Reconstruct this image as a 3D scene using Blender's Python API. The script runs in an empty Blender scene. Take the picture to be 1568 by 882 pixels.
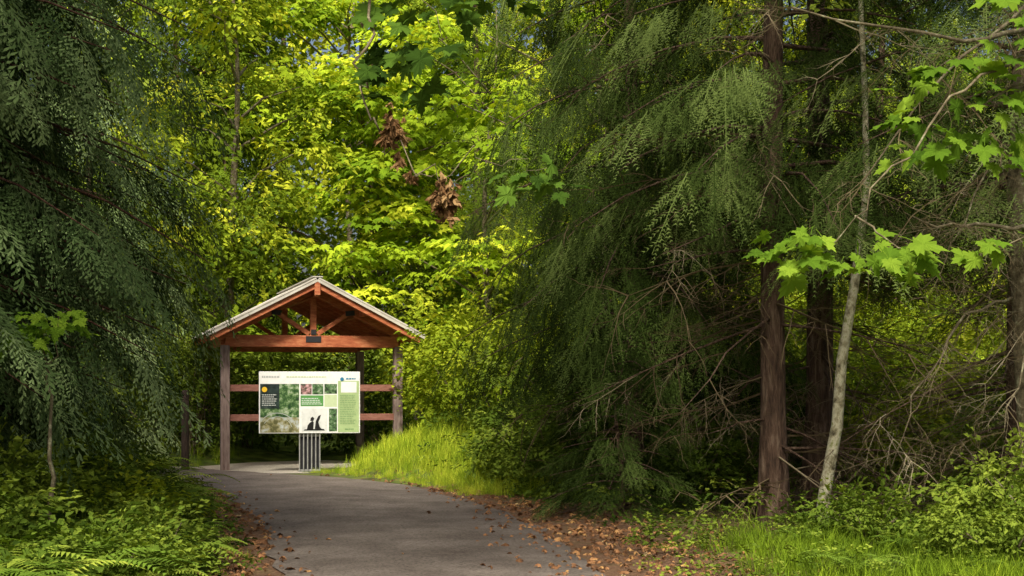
import bpy, math, random
import numpy as np
from mathutils import Vector, Matrix
R=random.Random(11)
U=R.uniform
G=R.gauss
scene=bpy.context.scene
V=Vector
# ------------------------------------------------------------------ helpers
def link(o,parent=None):
    scene.collection.objects.link(o)
    if parent: o.parent=parent
    return o
def empty(name,loc=(0,0,0)):
    e=bpy.data.objects.new(name,None); e.empty_display_size=0.3; link(e); return e
class MB:
    def __init__(s): s.v=[];s.f=[];s.m=[]
    def face(s,pts,mi=0):
        n=len(s.v); s.v.extend([tuple(p) for p in pts]); s.f.append(tuple(range(n,n+len(pts)))); s.m.append(mi)
    def tube(s,pts,rad,sides=6,mi=0,cap=True):
        pts=[V(p) for p in pts]; n0=len(s.v); nrm=None; N=len(pts)
        for i,p in enumerate(pts):
            t=(pts[min(i+1,N-1)]-pts[max(i-1,0)])
            t=t.normalized() if t.length>1e-9 else V((0,0,1))
            if nrm is None:
                a=V((1,0,0)) if abs(t.x)<.8 else V((0,1,0)); nrm=t.cross(a).normalized()
            nrm=(nrm-t*nrm.dot(t)).normalized(); b=t.cross(nrm)
            r=rad[i] if hasattr(rad,'__len__') else rad
            for k in range(sides):
                a=2*math.pi*k/sides
                q=p+nrm*(math.cos(a)*r)+b*(math.sin(a)*r); s.v.append(tuple(q))
        for i in range(N-1):
            for k in range(sides):
                a=n0+i*sides+k; b_=n0+i*sides+(k+1)%sides
                s.f.append((a,b_,b_+sides,a+sides)); s.m.append(mi)
        if cap:
            s.f.append(tuple(n0+(N-1)*sides+k for k in range(sides))); s.m.append(mi)
    def box(s,c,sz,mi=0):
        x,y,z=c; a,b,d=sz[0]/2,sz[1]/2,sz[2]/2; n=len(s.v)
        for dz in(-d,d):
            for dx,dy in((-a,-b),(a,-b),(a,b),(-a,b)): s.v.append((x+dx,y+dy,z+dz))
        for f in((0,3,2,1),(4,5,6,7),(0,1,5,4),(1,2,6,5),(2,3,7,6),(3,0,4,7)):
            s.f.append(tuple(n+i for i in f)); s.m.append(mi)
    def beam(s,p0,p1,w,h,mi=0,up=(0,0,1)):
        p0=V(p0);p1=V(p1); t=(p1-p0).normalized(); x=t.cross(V(up)).normalized(); z=x.cross(t); n=len(s.v)
        for p in(p0,p1):
            for a,b in((-1,-1),(1,-1),(1,1),(-1,1)): s.v.append(tuple(p+x*(a*w/2)+z*(b*h/2)))
        for f in((0,1,2,3),(7,6,5,4),(0,4,5,1),(1,5,6,2),(2,6,7,3),(3,7,4,0)):
            s.f.append(tuple(n+i for i in f)); s.m.append(mi)
    def mesh(s,name,mats,smooth=False):
        me=bpy.data.meshes.new(name); me.from_pydata(s.v,[],s.f)
        for m in mats: me.materials.append(m)
        me.polygons.foreach_set('material_index',s.m)
        if smooth: me.polygons.foreach_set('use_smooth',[True]*len(s.f))
        me.update(); return me
    def obj(s,name,mats,parent=None,smooth=False,bevel=0):
        o=bpy.data.objects.new(name,s.mesh(name,mats,smooth)); link(o,parent)
        if bevel:
            b=o.modifiers.new('bevel','BEVEL'); b.width=bevel; b.segments=2; b.limit_method='ANGLE'
        return o
# ------------------------------------------------------------------ materials
def newmat(name):
    m=bpy.data.materials.new(name); m.use_nodes=True; nt=m.node_tree; nt.nodes.clear()
    out=nt.nodes.new('ShaderNodeOutputMaterial'); return m,nt,out
def ramp(nt,fac,stops):
    r=nt.nodes.new('ShaderNodeValToRGB'); e=r.color_ramp.elements
    while len(e)<len(stops): e.new(0.5)
    for i,(p,c) in enumerate(stops): e[i].position=p; e[i].color=(*c,1)
    nt.links.new(fac,r.inputs[0]); return r.outputs[0]
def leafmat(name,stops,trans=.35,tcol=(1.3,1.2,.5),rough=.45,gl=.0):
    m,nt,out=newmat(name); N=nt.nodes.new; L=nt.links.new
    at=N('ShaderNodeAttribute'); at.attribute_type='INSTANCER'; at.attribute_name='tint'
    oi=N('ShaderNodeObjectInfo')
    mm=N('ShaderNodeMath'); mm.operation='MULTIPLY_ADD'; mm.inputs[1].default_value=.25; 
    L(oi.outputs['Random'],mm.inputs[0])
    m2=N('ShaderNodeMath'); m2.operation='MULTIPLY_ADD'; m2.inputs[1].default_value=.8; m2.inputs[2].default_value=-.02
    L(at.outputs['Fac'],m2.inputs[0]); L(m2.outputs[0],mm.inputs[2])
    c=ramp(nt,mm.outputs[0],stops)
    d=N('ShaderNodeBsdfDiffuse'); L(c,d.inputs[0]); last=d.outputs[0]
    if trans>0:
        mx=N('ShaderNodeMix'); mx.data_type='RGBA'; mx.blend_type='MULTIPLY'; mx.inputs[0].default_value=1
        L(c,mx.inputs[6]); mx.inputs[7].default_value=(*tcol,1)
        t=N('ShaderNodeBsdfTranslucent'); L(mx.outputs[2],t.inputs[0])
        s=N('ShaderNodeMixShader'); s.inputs[0].default_value=trans; L(last,s.inputs[1]); L(t.outputs[0],s.inputs[2]); last=s.outputs[0]
    if gl>0:
        g=N('ShaderNodeBsdfGlossy'); g.inputs['Roughness'].default_value=rough; g.inputs[0].default_value=(.9,.95,.9,1)
        s2=N('ShaderNodeMixShader'); s2.inputs[0].default_value=gl; L(last,s2.inputs[1]); L(g.outputs[0],s2.inputs[2]); last=s2.outputs[0]
    L(last,out.inputs[0]); return m
def noisemat(name,stops,scale=5,detail=8,rough=.85,vscale=(1,1,1),bump=.3,bdist=.02,bscale=None,spec=.3,coord='Object'):
    m,nt,out=newmat(name); N=nt.nodes.new; L=nt.links.new
    tc=N('ShaderNodeTexCoord'); mp=N('ShaderNodeMapping'); mp.inputs['Scale'].default_value=vscale
    L(tc.outputs[coord],mp.inputs[0])
    n=N('ShaderNodeTexNoise'); n.inputs['Scale'].default_value=scale; n.inputs['Detail'].default_value=detail; n.inputs['Roughness'].default_value=.65
    L(mp.outputs[0],n.inputs[0]); c=ramp(nt,n.outputs[0],stops)
    p=N('ShaderNodeBsdfPrincipled'); L(c,p.inputs['Base Color']); p.inputs['Roughness'].default_value=rough
    p.inputs['Specular IOR Level'].default_value=spec
    n2=N('ShaderNodeTexNoise'); n2.inputs['Scale'].default_value=bscale or scale*2; n2.inputs['Detail'].default_value=6; L(mp.outputs[0],n2.inputs[0])
    b=N('ShaderNodeBump'); b.inputs['Strength'].default_value=bump; b.inputs['Distance'].default_value=bdist
    L(n2.outputs[0],b.inputs['Height']); L(b.outputs[0],p.inputs['Normal']); L(p.outputs[0],out.inputs[0]); return m
def plain(name,col,rough=.6,metal=0):
    return noisemat(name,[(.3,tuple(c*.88 for c in col)),(.7,tuple(min(1,c*1.08) for c in col))],scale=12,rough=rough,bump=.05)
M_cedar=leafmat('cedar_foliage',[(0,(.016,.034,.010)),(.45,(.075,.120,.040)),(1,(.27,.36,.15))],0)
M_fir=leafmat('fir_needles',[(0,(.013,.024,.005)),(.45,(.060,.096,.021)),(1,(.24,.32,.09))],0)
M_lcon=leafmat('conifer_light_foliage',[(0,(.045,.08,.008)),(.5,(.17,.26,.02)),(1,(.44,.53,.045))],0)
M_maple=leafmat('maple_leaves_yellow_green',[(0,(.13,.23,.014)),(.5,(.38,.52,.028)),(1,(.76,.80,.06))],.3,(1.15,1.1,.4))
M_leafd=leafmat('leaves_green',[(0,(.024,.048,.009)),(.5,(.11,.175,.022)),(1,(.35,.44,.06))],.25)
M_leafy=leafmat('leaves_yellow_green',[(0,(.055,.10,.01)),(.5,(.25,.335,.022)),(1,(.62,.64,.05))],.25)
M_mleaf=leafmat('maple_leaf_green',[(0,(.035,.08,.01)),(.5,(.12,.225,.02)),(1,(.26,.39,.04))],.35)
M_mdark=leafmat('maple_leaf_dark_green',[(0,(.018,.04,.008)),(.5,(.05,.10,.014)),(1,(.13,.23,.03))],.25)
M_grass=leafmat('grass_blades',[(0,(.05,.10,.012)),(.5,(.24,.36,.025)),(1,(.66,.72,.07))],.2)
M_fern=leafmat('fern_fronds',[(0,(.05,.10,.015)),(.5,(.16,.26,.032)),(1,(.42,.50,.07))],.2)
M_litter=leafmat('fallen_leaves',[(0,(.08,.04,.02)),(.35,(.22,.115,.06)),(.7,(.40,.21,.10)),(.9,(.56,.34,.13)),(1,(.62,.5,.27))],0)
M_dead=leafmat('withered_leaves',[(0,(.05,.028,.013)),(.6,(.20,.11,.05)),(1,(.42,.28,.13))],.15,(1,.9,.7))
M_twig=leafmat('dead_twigs',[(0,(.06,.042,.025)),(.6,(.20,.155,.09)),(1,(.48,.42,.29))],.0)
M_bark=noisemat('conifer_bark',[(.3,(.035,.022,.015)),(.5,(.11,.066,.044)),(.7,(.24,.17,.12))],scale=6,vscale=(3,3,.6),bump=1,bdist=.05)
M_bark_red=noisemat('cedar_bark',[(.3,(.035,.015,.01)),(.5,(.10,.045,.028)),(.7,(.17,.10,.065))],scale=6,vscale=(4,4,.4),bump=1,bdist=.05)
M_alder=noisemat('alder_bark_lichen',[(.34,(.07,.06,.035)),(.45,(.32,.29,.18)),(.56,(.58,.55,.40)),(.66,(.22,.24,.08))],scale=8,vscale=(1.4,1.4,1.1),bump=.8)
M_limb=noisemat('mossy_limb',[(.3,(.06,.045,.025)),(.55,(.20,.165,.10)),(.7,(.42,.42,.27))],scale=14,bump=.5)
M_wood=noisemat('red_stained_timber',[(.25,(.22,.05,.022)),(.5,(.44,.13,.055)),(.75,(.64,.28,.13))],scale=4,vscale=(1.5,1.5,6),bump=.25,bdist=.006,rough=.6)
M_wood2=noisemat('red_roof_boards',[(.3,(.28,.07,.04)),(.7,(.48,.15,.08))],scale=4,vscale=(8,1,1),bump=.25,bdist=.006,rough=.7)
M_post=noisemat('weathered_post',[(.3,(.12,.08,.07)),(.5,(.24,.175,.155)),(.7,(.34,.27,.24))],scale=5,vscale=(5,5,.7),bump=.4,bdist=.006,rough=.85)
M_roof=noisemat('metal_roof',[(.3,(.42,.39,.33)),(.5,(.54,.51,.45)),(.7,(.66,.63,.56))],scale=3,bump=.05,rough=.6)
M_iron=plain('black_steel_plate',(.03,.03,.035),.5)
M_galv=noisemat('galvanised_steel',[(.3,(.20,.20,.19)),(.7,(.40,.40,.38))],scale=8,rough=.45,bump=.05)
M_darkpost=noisemat('dark_post',[(.3,(.02,.014,.01)),(.7,(.08,.055,.04))],scale=8,vscale=(4,4,.5))
# ------------------------------------------------------------------ terrain / path
Lp=[(-.3,-8),(-.6,0),(-1.3,6),(-2.05,12.1),(-3.0,16.9),(-4.25,21),(-5.4,23.9),(-7.6,25.7),(-12,27),(-22,28)]
Rp=[(2.6,-8),(2.2,0),(1.5,6),(.78,12.1),(.15,16.9),(-.9,21),(-2.1,23.9),(-4.3,26.4),(-9,29.2),(-22,31.5)]
def catmull(P,n=10):
    out=[];P=[V((*p,0)) for p in P]
    for i in range(len(P)-1):
        a=P[max(i-1,0)];b=P[i];c=P[i+1];d=P[min(i+2,len(P)-1)]
        for k in range(n):
            t=k/n
            out.append(.5*((2*b)+(c-a)*t+(2*a-5*b+4*c-d)*t*t+(3*b-a-3*c+d)*t**3))
    out.append(P[-1]); return out
Ls=catmull(Lp);Rs=catmull(Rp)
C=np.array([((a+b)/2)[:2] for a,b in zip(Ls,Rs)]); HW=np.array([(a-b).length/2 for a,b in zip(Ls,Rs)])
def pathd(x,y):
    d=np.hypot(C[:,0]-x,C[:,1]-y)-HW
    i=int(np.argmin(d)); j=min(i+1,len(C)-1); i0=max(j-1,0)
    tx,ty=C[j]-C[i0]; side=(x-C[i][0])*ty-(y-C[i][1])*tx
    return float(d[i]),(1 if side>0 else -1)
def sm(a,b,x):
    t=max(0,min(1,(x-a)/(b-a))); return t*t*(3-2*t)
def gh(x,y,pd=None):
    if pd is None: pd=pathd(x,y)[0] if (abs(x)<30 and -12<y<45) else 5
    bx=math.exp(-((x+.4)/2.0)**2) if x<-.4 else 1
    by=math.exp(-((y-27)/2.6)**2) if y<27 else 1
    h=.95*bx*by
    if x<0: h+=.35*sm(-3,-9,x)*(1 if x<-3 else 0)*sm(8,12,y)
    h+=.06*math.sin(x*1.3+y*.7)+.05*math.sin(x*.6-y*1.1+2)
    far=math.hypot(x,y-20); h+=sm(30,120,far)*6
    k=sm(-.1,1.4,pd)
    dk=math.hypot(x+4.3,y-29.3); k*=sm(1.5,3.4,dk) if x<-2.4 else 1
    return h*k
def axis(a,b,step,far):
    c=list(np.arange(a,b+1e-6,step)); lo=[];hi=[];s=step
    p=a
    while p>-far: s*=1.35; p-=s; lo.append(p)
    p=b;s=step
    while p<far: s*=1.35; p+=s; hi.append(p)
    return lo[::-1]+c+hi
xs=axis(-14,14,.35,420); ys=axis(-6,40,.35,420)
gv=[];lit=[]
for y in ys:
    for x in xs:
        if abs(x)<30 and -12<y<45: pd,sd=pathd(x,y)
        else: pd,sd=9,1
        gv.append((x,y,gh(x,y,pd)))
        wdt=1.1 if sd>0 else .9
        l=1-sm(.3,wdt,pd)
        if sd>0 and y<19: l=max(l,(1-sm(.8,2.6,pd)))
        if y>23: l*=.2
        l=max(l,.75*sm(1.5,3,x)*sm(13,14.5,y)*(1-sm(24,28,y)))
        lit.append(l)
nx=len(xs)
gf=[(j*nx+i,j*nx+i+1,(j+1)*nx+i+1,(j+1)*nx+i) for j in range(len(ys)-1) for i in range(nx-1)]
me=bpy.data.meshes.new('ground'); me.from_pydata(gv,[],gf); me.polygons.foreach_set('use_smooth',[True]*len(gf))
a=me.attributes.new('litter','FLOAT','POINT'); a.data.foreach_set('value',lit)
m,nt,out=newmat('forest_floor'); N=nt.nodes.new; L=nt.links.new
tc=N('ShaderNodeTexCoord'); n1=N('ShaderNodeTexNoise'); n1.inputs['Scale'].default_value=3; n1.inputs['Detail'].default_value=10; L(tc.outputs['Object'],n1.inputs[0])
green=ramp(nt,n1.outputs[0],[(.3,(.03,.045,.012)),(.5,(.09,.14,.025)),(.7,(.18,.24,.04))])
n2=N('ShaderNodeTexNoise'); n2.inputs['Scale'].default_value=22; n2.inputs['Detail'].default_value=10; n2.inputs['Roughness'].default_value=.75; L(tc.outputs['Object'],n2.inputs[0])
brown=ramp(nt,n2.outputs[0],[(.3,(.06,.035,.022)),(.5,(.19,.11,.068)),(.65,(.33,.205,.125)),(.8,(.46,.33,.21))])
at=N('ShaderNodeAttribute'); at.attribute_name='litter'
ad=N('ShaderNodeMath'); ad.operation='ADD'; L(at.outputs['Fac'],ad.inputs[0])
n3=N('ShaderNodeTexNoise'); n3.inputs['Scale'].default_value=4; n3.inputs['Detail'].default_value=6; L(tc.outputs['Object'],n3.inputs[0])
ms=N('ShaderNodeMath'); ms.operation='MULTIPLY_ADD'; ms.inputs[1].default_value=1.2; ms.inputs[2].default_value=-.6; L(n3.outputs[0],ms.inputs[0]); L(ms.outputs[0],ad.inputs[1]); ad.use_clamp=True
mx=N('ShaderNodeMix'); mx.data_type='RGBA'; L(ad.outputs[0],mx.inputs[0]); L(green,mx.inputs[6]); L(brown,mx.inputs[7])
p=N('ShaderNodeBsdfPrincipled'); p.inputs['Roughness'].default_value=.95; p.inputs['Specular IOR Level'].default_value=.1; L(mx.outputs[2],p.inputs['Base Color'])
b=N('ShaderNodeBump'); b.inputs['Distance'].default_value=.04; b.inputs['Strength'].default_value=.8; L(n2.outputs[0],b.inputs['Height']); L(b.outputs[0],p.inputs['Normal']); L(p.outputs[0],out.inputs[0])
me.materials.append(m); link(bpy.data.objects.new('ground',me))
# asphalt path
pv=[];pf=[];W=14
for i,(l,r) in enumerate(zip(Ls,Rs)):
    for k in range(W+1):
        t=k/W; q=l.lerp(r,t)
        if k in(0,W): q=q+V((G(0,.05),G(0,.02),0))
        pv.append((q.x,q.y,.012+.03*(1-(2*t-1)**2)))
for i in range(len(Ls)-1):
    for k in range(W): a=i*(W+1)+k; pf.append((a,a+1,a+W+2,a+W+1))
me=bpy.data.meshes.new('asphalt_path'); me.from_pydata(pv,[],pf); me.polygons.foreach_set('use_smooth',[True]*len(pf))
m,nt,out=newmat('asphalt'); N=nt.nodes.new; L=nt.links.new
tc=N('ShaderNodeTexCoord'); n1=N('ShaderNodeTexNoise'); n1.inputs['Scale'].default_value=1.3; n1.inputs['Detail'].default_value=10; n1.inputs['Roughness'].default_value=.7; L(tc.outputs['Object'],n1.inputs[0])
n2=N('ShaderNodeTexNoise'); n2.inputs['Scale'].default_value=30; n2.inputs['Detail'].default_value=6; n2.inputs['Roughness'].default_value=.85; L(tc.outputs['Object'],n2.inputs[0])
c1=ramp(nt,n1.outputs[0],[(.3,(.14,.112,.095)),(.5,(.205,.172,.148)),(.7,(.30,.255,.22))])
c2=ramp(nt,n2.outputs[0],[(.36,(.25,.24,.23)),(.5,(.85,.85,.85)),(.60,(1,1,1)),(.70,(1.0,.93,.82))])
mx=N('ShaderNodeMix'); mx.data_type='RGBA'; mx.blend_type='MULTIPLY'; mx.inputs[0].default_value=1; L(c1,mx.inputs[6]); L(c2,mx.inputs[7])
p=N('ShaderNodeBsdfPrincipled'); p.inputs['Roughness'].default_value=.9; p.inputs['Specular IOR Level'].default_value=.15; L(mx.outputs[2],p.inputs['Base Color'])
b=N('ShaderNodeBump'); b.inputs['Distance'].default_value=.012; b.inputs['Strength'].default_value=.9; L(n2.outputs[0],b.inputs['Height']); L(b.outputs[0],p.inputs['Normal']); L(p.outputs[0],out.inputs[0])
me.materials.append(m); link(bpy.data.objects.new('asphalt_path',me))
M_gravel=noisemat('gravel',[(.3,(.2,.18,.14)),(.5,(.42,.38,.31)),(.7,(.58,.54,.47))],scale=30,bump=.8,bdist=.01,rough=.95)
mb=MB(); pad=[]
for k in range(28):
    a=2*math.pi*k/28; r=1+.05*math.sin(5*a)
    pad.append((-4.7+2.3*math.cos(a)*r,28.9+2.5*math.sin(a)*r,.008))
mb.face(pad); mb.obj('gravel_pad',[M_gravel])
# ------------------------------------------------------------------ foliage sources
def needle_twig(mb,p0,d,Lw,up,nl=.05,nw=.014,step=.034):
    d=d.normalized(); side=d.cross(up).normalized(); n=max(3,int(Lw/step))
    for i in range(n):
        t=i/n; p=p0+d*(Lw*t)+V((0,0,-1))*(.12*Lw*t*t)
        for s in(-1,1):
            nd=(side*s*U(.5,.9)+d*U(.6,1.1)+up*U(-.2,.5)).normalized(); w=d*nw*.5
            q=p+nd*nl*U(.8,1.2)*(1-.4*t)
            mb.face([p-w,p+w,q])
def src_fir(seed):
    mb=MB(); up=V((0,0,1)); Lm=.8
    mb.tube([(0,0,0),(0,Lm*.5,-.02),(0,Lm,-.08)],[.006,.004,.002],3)
    for i in range(10):
        t=.06+.9*i/10; s=1 if i%2 else -1
        p=V((0,Lm*t,-.08*t*t)); a=U(.5,.85); l=(.30*(1-t)**.8+.07)*U(.75,1.25)
        d=V((s*math.sin(a),math.cos(a),U(-.6,.05)))
        needle_twig(mb,p,d,l,up)
        if l>.2:
            q=p+d.normalized()*l*U(.3,.6); needle_twig(mb,q,V((s*.3*U(-1,1)+0.2*s,1,U(-.5,0))),l*.5,up)
    needle_twig(mb,V((0,.1,0)),V((0,1,-.1)),Lm*.95,up)
    return mb
def src_cedar(seed):
    mb=MB(); Lm=.65
    def cv(t): return V((0.05*math.sin(t*3+seed),Lm*t,-.2*t*t))
    for i in range(14):
        t=.04+.95*i/14; s=1 if i%2 else -1; p=cv(t); l=(.24*(1-t)**.7+.05)*U(.7,1.2); a=U(.45,.75)
        d=V((s*math.sin(a),math.cos(a),-.2)).normalized(); sd=V((d.y,-d.x,0))
        n=max(4,int(l/.030))
        for k in range(n):
            u=k/n; q=p+d*l*u+V((0,0,-.35*l*u*u)); sg=1 if k%2 else -1
            nd=(d*1.3+sd*sg*.5+V((0,0,U(-.3,.1)))).normalized(); ll=.075*(1-.4*u)*U(.8,1.2); w=nd.cross(V((0,0,1)))*.0105
            mb.face([q-w*.6,q+nd*ll*.6-w,q+nd*ll,q+nd*ll*.6+w])
    return mb
def leaf_quad(mb,p,d,up,l,w):
    d=d.normalized(); x=d.cross(up).normalized(); u=x.cross(d)
    a=p+d*l*.45+x*w*.5+u*w*.18; b_=p+d*l*.45-x*w*.5+u*w*.18; t=p+d*l-u*l*.08
    n=len(mb.v); mb.v.extend([tuple(p),tuple(a),tuple(t),tuple(b_)])
    mb.f.append((n,n+1,n+2)); mb.f.append((n,n+2,n+3)); mb.m+= [0,0]
def src_leafy(seed):
    mb=MB(); Lm=.45
    for i in range(18):
        t=U(.1,1); s=R.choice((-1,1)); p=V((0.01,Lm*t,-.02*t)); off=V((s*U(.02,.16),U(0,.08),U(-.05,.07)))
        leaf_quad(mb,p+off,V((s*U(.3,1),U(.2,1),U(-.6,.2))),V((U(-.5,.5),U(-.4,.4),1)),U(.065,.105),U(.045,.065))
    return mb
MAPLE=[(0,0),(.10,-.05),(.26,-.10),(.24,-.01),(.42,.06),(.33,.14),(.52,.30),(.38,.31),(.40,.44),(.26,.40),(.17,.36),(.22,.55),(.14,.58),(.16,.74),(.07,.76),(0,1.0)]
def maple_leaf(mb,p,d,up,s,cup=.15):
    d=d.normalized(); x=d.cross(up).normalized(); u=x.cross(d)
    out=MAPLE+[(-a,b) for a,b in MAPLE[-2:0:-1]]
    n=len(mb.v); c=p+d*s*.28
    mb.v.append(tuple(c))
    for a,b_ in out:
        r=math.hypot(a,b_-.28); mb.v.append(tuple(p+x*a*s+d*b_*s-u*(cup*s*r*r*1.6-.04*s*math.cos(9*math.atan2(a,b_-.28)))))
    k=len(out)
    for i in range(k): mb.f.append((n,n+1+i,n+1+(i+1)%k)); mb.m.append(0)
def src_mleaf(seed):
    mb=MB(); mb.tube([(0,-.4,.05),(0,-.2,.06),(0,0,0)],[.012,.01,.01],3)
    maple_leaf(mb,V((0,0,0)),V((0,1,0)),V((0,0,1)),1,cup=U(.1,.45)); return mb
def src_deadleaf(seed):
    mb=MB(); maple_leaf(mb,V((0,0,0)),V((0,1,0)),V((0,0,1)),1,cup=U(.9,1.5)); return mb
def src_curl(seed):
    mb=MB()
    for k in range(5):
        x0=U(-.3,.3); w=U(.12,.22); sd=V((math.cos(k*1.3),0,math.sin(k*1.3)))*w
        p=[V((x0*t+.12*math.sin(5*t+k),t,.25*math.sin(3*t+k*2)*t)) for t in(0,.35,.7,1)]
        mb.face([p[0],p[1]-sd,p[1]+sd]); mb.face([p[1]-sd,p[2]-sd*.8,p[2]+sd*.8,p[1]+sd]); mb.face([p[2]-sd*.8,p[3],p[2]+sd*.8])
    return mb
def simple_lobed(mb,p,d,up,s):
    d=d.normalized(); x=d.cross(up).normalized(); u=x.cross(d)
    o=[(0,0),(.42,.02),(.30,.2),(.5,.45),(.2,.45),(0,1),(-.2,.45),(-.5,.45),(-.30,.2),(-.42,.02)]
    n=len(mb.v); mb.v.append(tuple(p+d*s*.3))
    for a,b_ in o: mb.v.append(tuple(p+x*a*s+d*b_*s-u*(abs(a)*.35+max(0,b_-.4)*.25)*s))
    for i in range(10): mb.f.append((n,n+1+i,n+1+(i+1)%10)); mb.m.append(0)
def src_maplespray(seed):
    mb=MB()
    for i in range(13):
        a=U(-1.3,1.3); r=U(.1,.48); p=V((math.sin(a)*r,.15+math.cos(a)*r,U(-.08,.06)))
        simple_lobed(mb,p,V((math.sin(a),math.cos(a),U(-.6,-.1))),V((U(-.3,.3),U(-.3,.3),1)),U(.12,.19))
    return mb
def src_fern(seed):
    mb=MB()
    for k in range(8):
        az=2*math.pi*k/8+U(-.2,.2); Lf=U(.55,.85); dr=V((math.cos(az),math.sin(az),0)); sd=V((-dr.y,dr.x,0))
        for i in range(20):
            t=.12+.88*i/20; p=dr*(Lf*t*.85)+V((0,0,Lf*(.9*t-.75*t*t)))
            w=.14*Lf*math.sin(math.pi*min(1,(t*.85+.12)))**.8+.01
            for s in(-1,1):
                q=p+sd*s*w+dr*w*.3-V((0,0,.15*w)); e=dr*.013
                mb.face([p-e,p+e,q])
    return mb
def src_grass(seed):
    mb=MB()
    for k in range(30):
        az=U(0,6.28); h=U(.2,.5); bend=U(.1,.7)*h; dr=V((math.cos(az),math.sin(az),0)); p=V((G(0,.08),G(0,.08),0)); sd=V((-dr.y,dr.x,0))*U(.0025,.005)
        a=[p+dr*(bend*t*t)+V((0,0,h*(t-.25*t*t*bend/h))) for t in(0,.55,1)]
        mb.face([a[0]-sd,a[0]+sd,a[1]+sd,a[1]-sd]); mb.face([a[1]-sd,a[1]+sd,a[2]])
    return mb
def src_twig(seed):
    mb=MB()
    def br(p,d,l,r,lv):
        pts=[p]; q=p
        for i in range(4):
            d=(d+V((G(0,.12),G(0,.12),G(0,.1)-.05))).normalized(); q=q+d*l/4; pts.append(q)
            if lv<2:
                for k in range(1 if lv else 2): br(q,(d+V((G(0,.7),G(0,.4),G(-.1,.5)))).normalized(),l*U(.25,.5),r*.5,lv+1)
        mb.tube(pts,[r,r*.8,r*.6,r*.45,r*.25],3)
    br(V((0,0,0)),V((0,1,0)),1.0,.009,0); return mb
GEN=dict(fir=(src_fir,4),cedar=(src_cedar,4),leafy=(src_leafy,3),mleaf=(src_mleaf,3),dead=(src_deadleaf,3),curl=(src_curl,4),mspray=(src_maplespray,3),fern=(src_fern,3),grass=(src_grass,3),twig=(src_twig,4))
_mesh={};_grp={}
def source(kind,mat):
    key=(kind,mat.name)
    if key in _grp: return _grp[key]
    if kind not in _mesh:
        f,n=GEN[kind]; _mesh[kind]=[f(i) for i in range(n)]
    col=bpy.data.collections.new(kind+'_'+mat.name); col.use_fake_user=True
    for mb in _mesh[kind]:
        o=bpy.data.objects.new(kind+'_piece',mb.mesh(kind+'_piece',[mat])); col.objects.link(o)
    g=bpy.data.node_groups.new('scatter_'+kind,'GeometryNodeTree')
    g.interface.new_socket('Geometry',in_out='INPUT',socket_type='NodeSocketGeometry'); g.interface.new_socket('Geometry',in_out='OUTPUT',socket_type='NodeSocketGeometry')
    N=g.nodes.new; L=g.links.new; gi=N('NodeGroupInput'); go=N('NodeGroupOutput')
    ci=N('GeometryNodeCollectionInfo'); ci.inputs['Collection'].default_value=col; ci.inputs['Separate Children'].default_value=True; ci.inputs['Reset Children'].default_value=True
    ip=N('GeometryNodeInstanceOnPoints'); ip.inputs['Pick Instance'].default_value=True
    nr=N('GeometryNodeInputNamedAttribute'); nr.data_type='FLOAT_VECTOR'; nr.inputs['Name'].default_value='rot'
    ns=N('GeometryNodeInputNamedAttribute'); ns.data_type='FLOAT'; ns.inputs['Name'].default_value='scl'
    er=N('FunctionNodeEulerToRotation'); L(nr.outputs[0],er.inputs[0])
    L(gi.outputs[0],ip.inputs['Points']); L(ci.outputs[0],ip.inputs['Instance']); L(er.outputs[0],ip.inputs['Rotation']); L(ns.outputs[0],ip.inputs['Scale']); L(ip.outputs[0],go.inputs[0])
    _grp[key]=g; return g
class Pts:
    def __init__(s): s.p=[];s.r=[];s.s=[];s.t=[]
    def add(s,p,d,up,sc,t):
        d=V(d).normalized(); x=d.cross(V(up))
        if x.length<1e-4: x=d.cross(V((1,0,0)))
        x.normalize(); z=x.cross(d)
        e=Matrix((x,d,z)).transposed().to_euler()
        s.p.append(tuple(p)); s.r.append(tuple(e)); s.s.append(sc); s.t.append(max(0,min(1,t)))
    def flat(s,p,az,sc,t,tilt=.1):
        s.add(p,(math.cos(az),math.sin(az),G(0,tilt)),(G(0,tilt),G(0,tilt),1),sc,t)
    def build(s,name,kind,mat,parent=None):
        if not s.p: return
        me=bpy.data.meshes.new(name); me.from_pydata(s.p,[],[])
        a=me.attributes.new('rot','FLOAT_VECTOR','POINT'); a.data.foreach_set('vector',np.array(s.r,dtype=np.float32).ravel())
        a=me.attributes.new('scl','FLOAT','POINT'); a.data.foreach_set('value',s.s)
        a=me.attributes.new('tint','FLOAT','POINT'); a.data.foreach_set('value',s.t)
        o=bpy.data.objects.new(name,me); link(o,parent)
        md=o.modifiers.new('scatter','NODES'); md.node_group=source(kind,mat); return o
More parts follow.
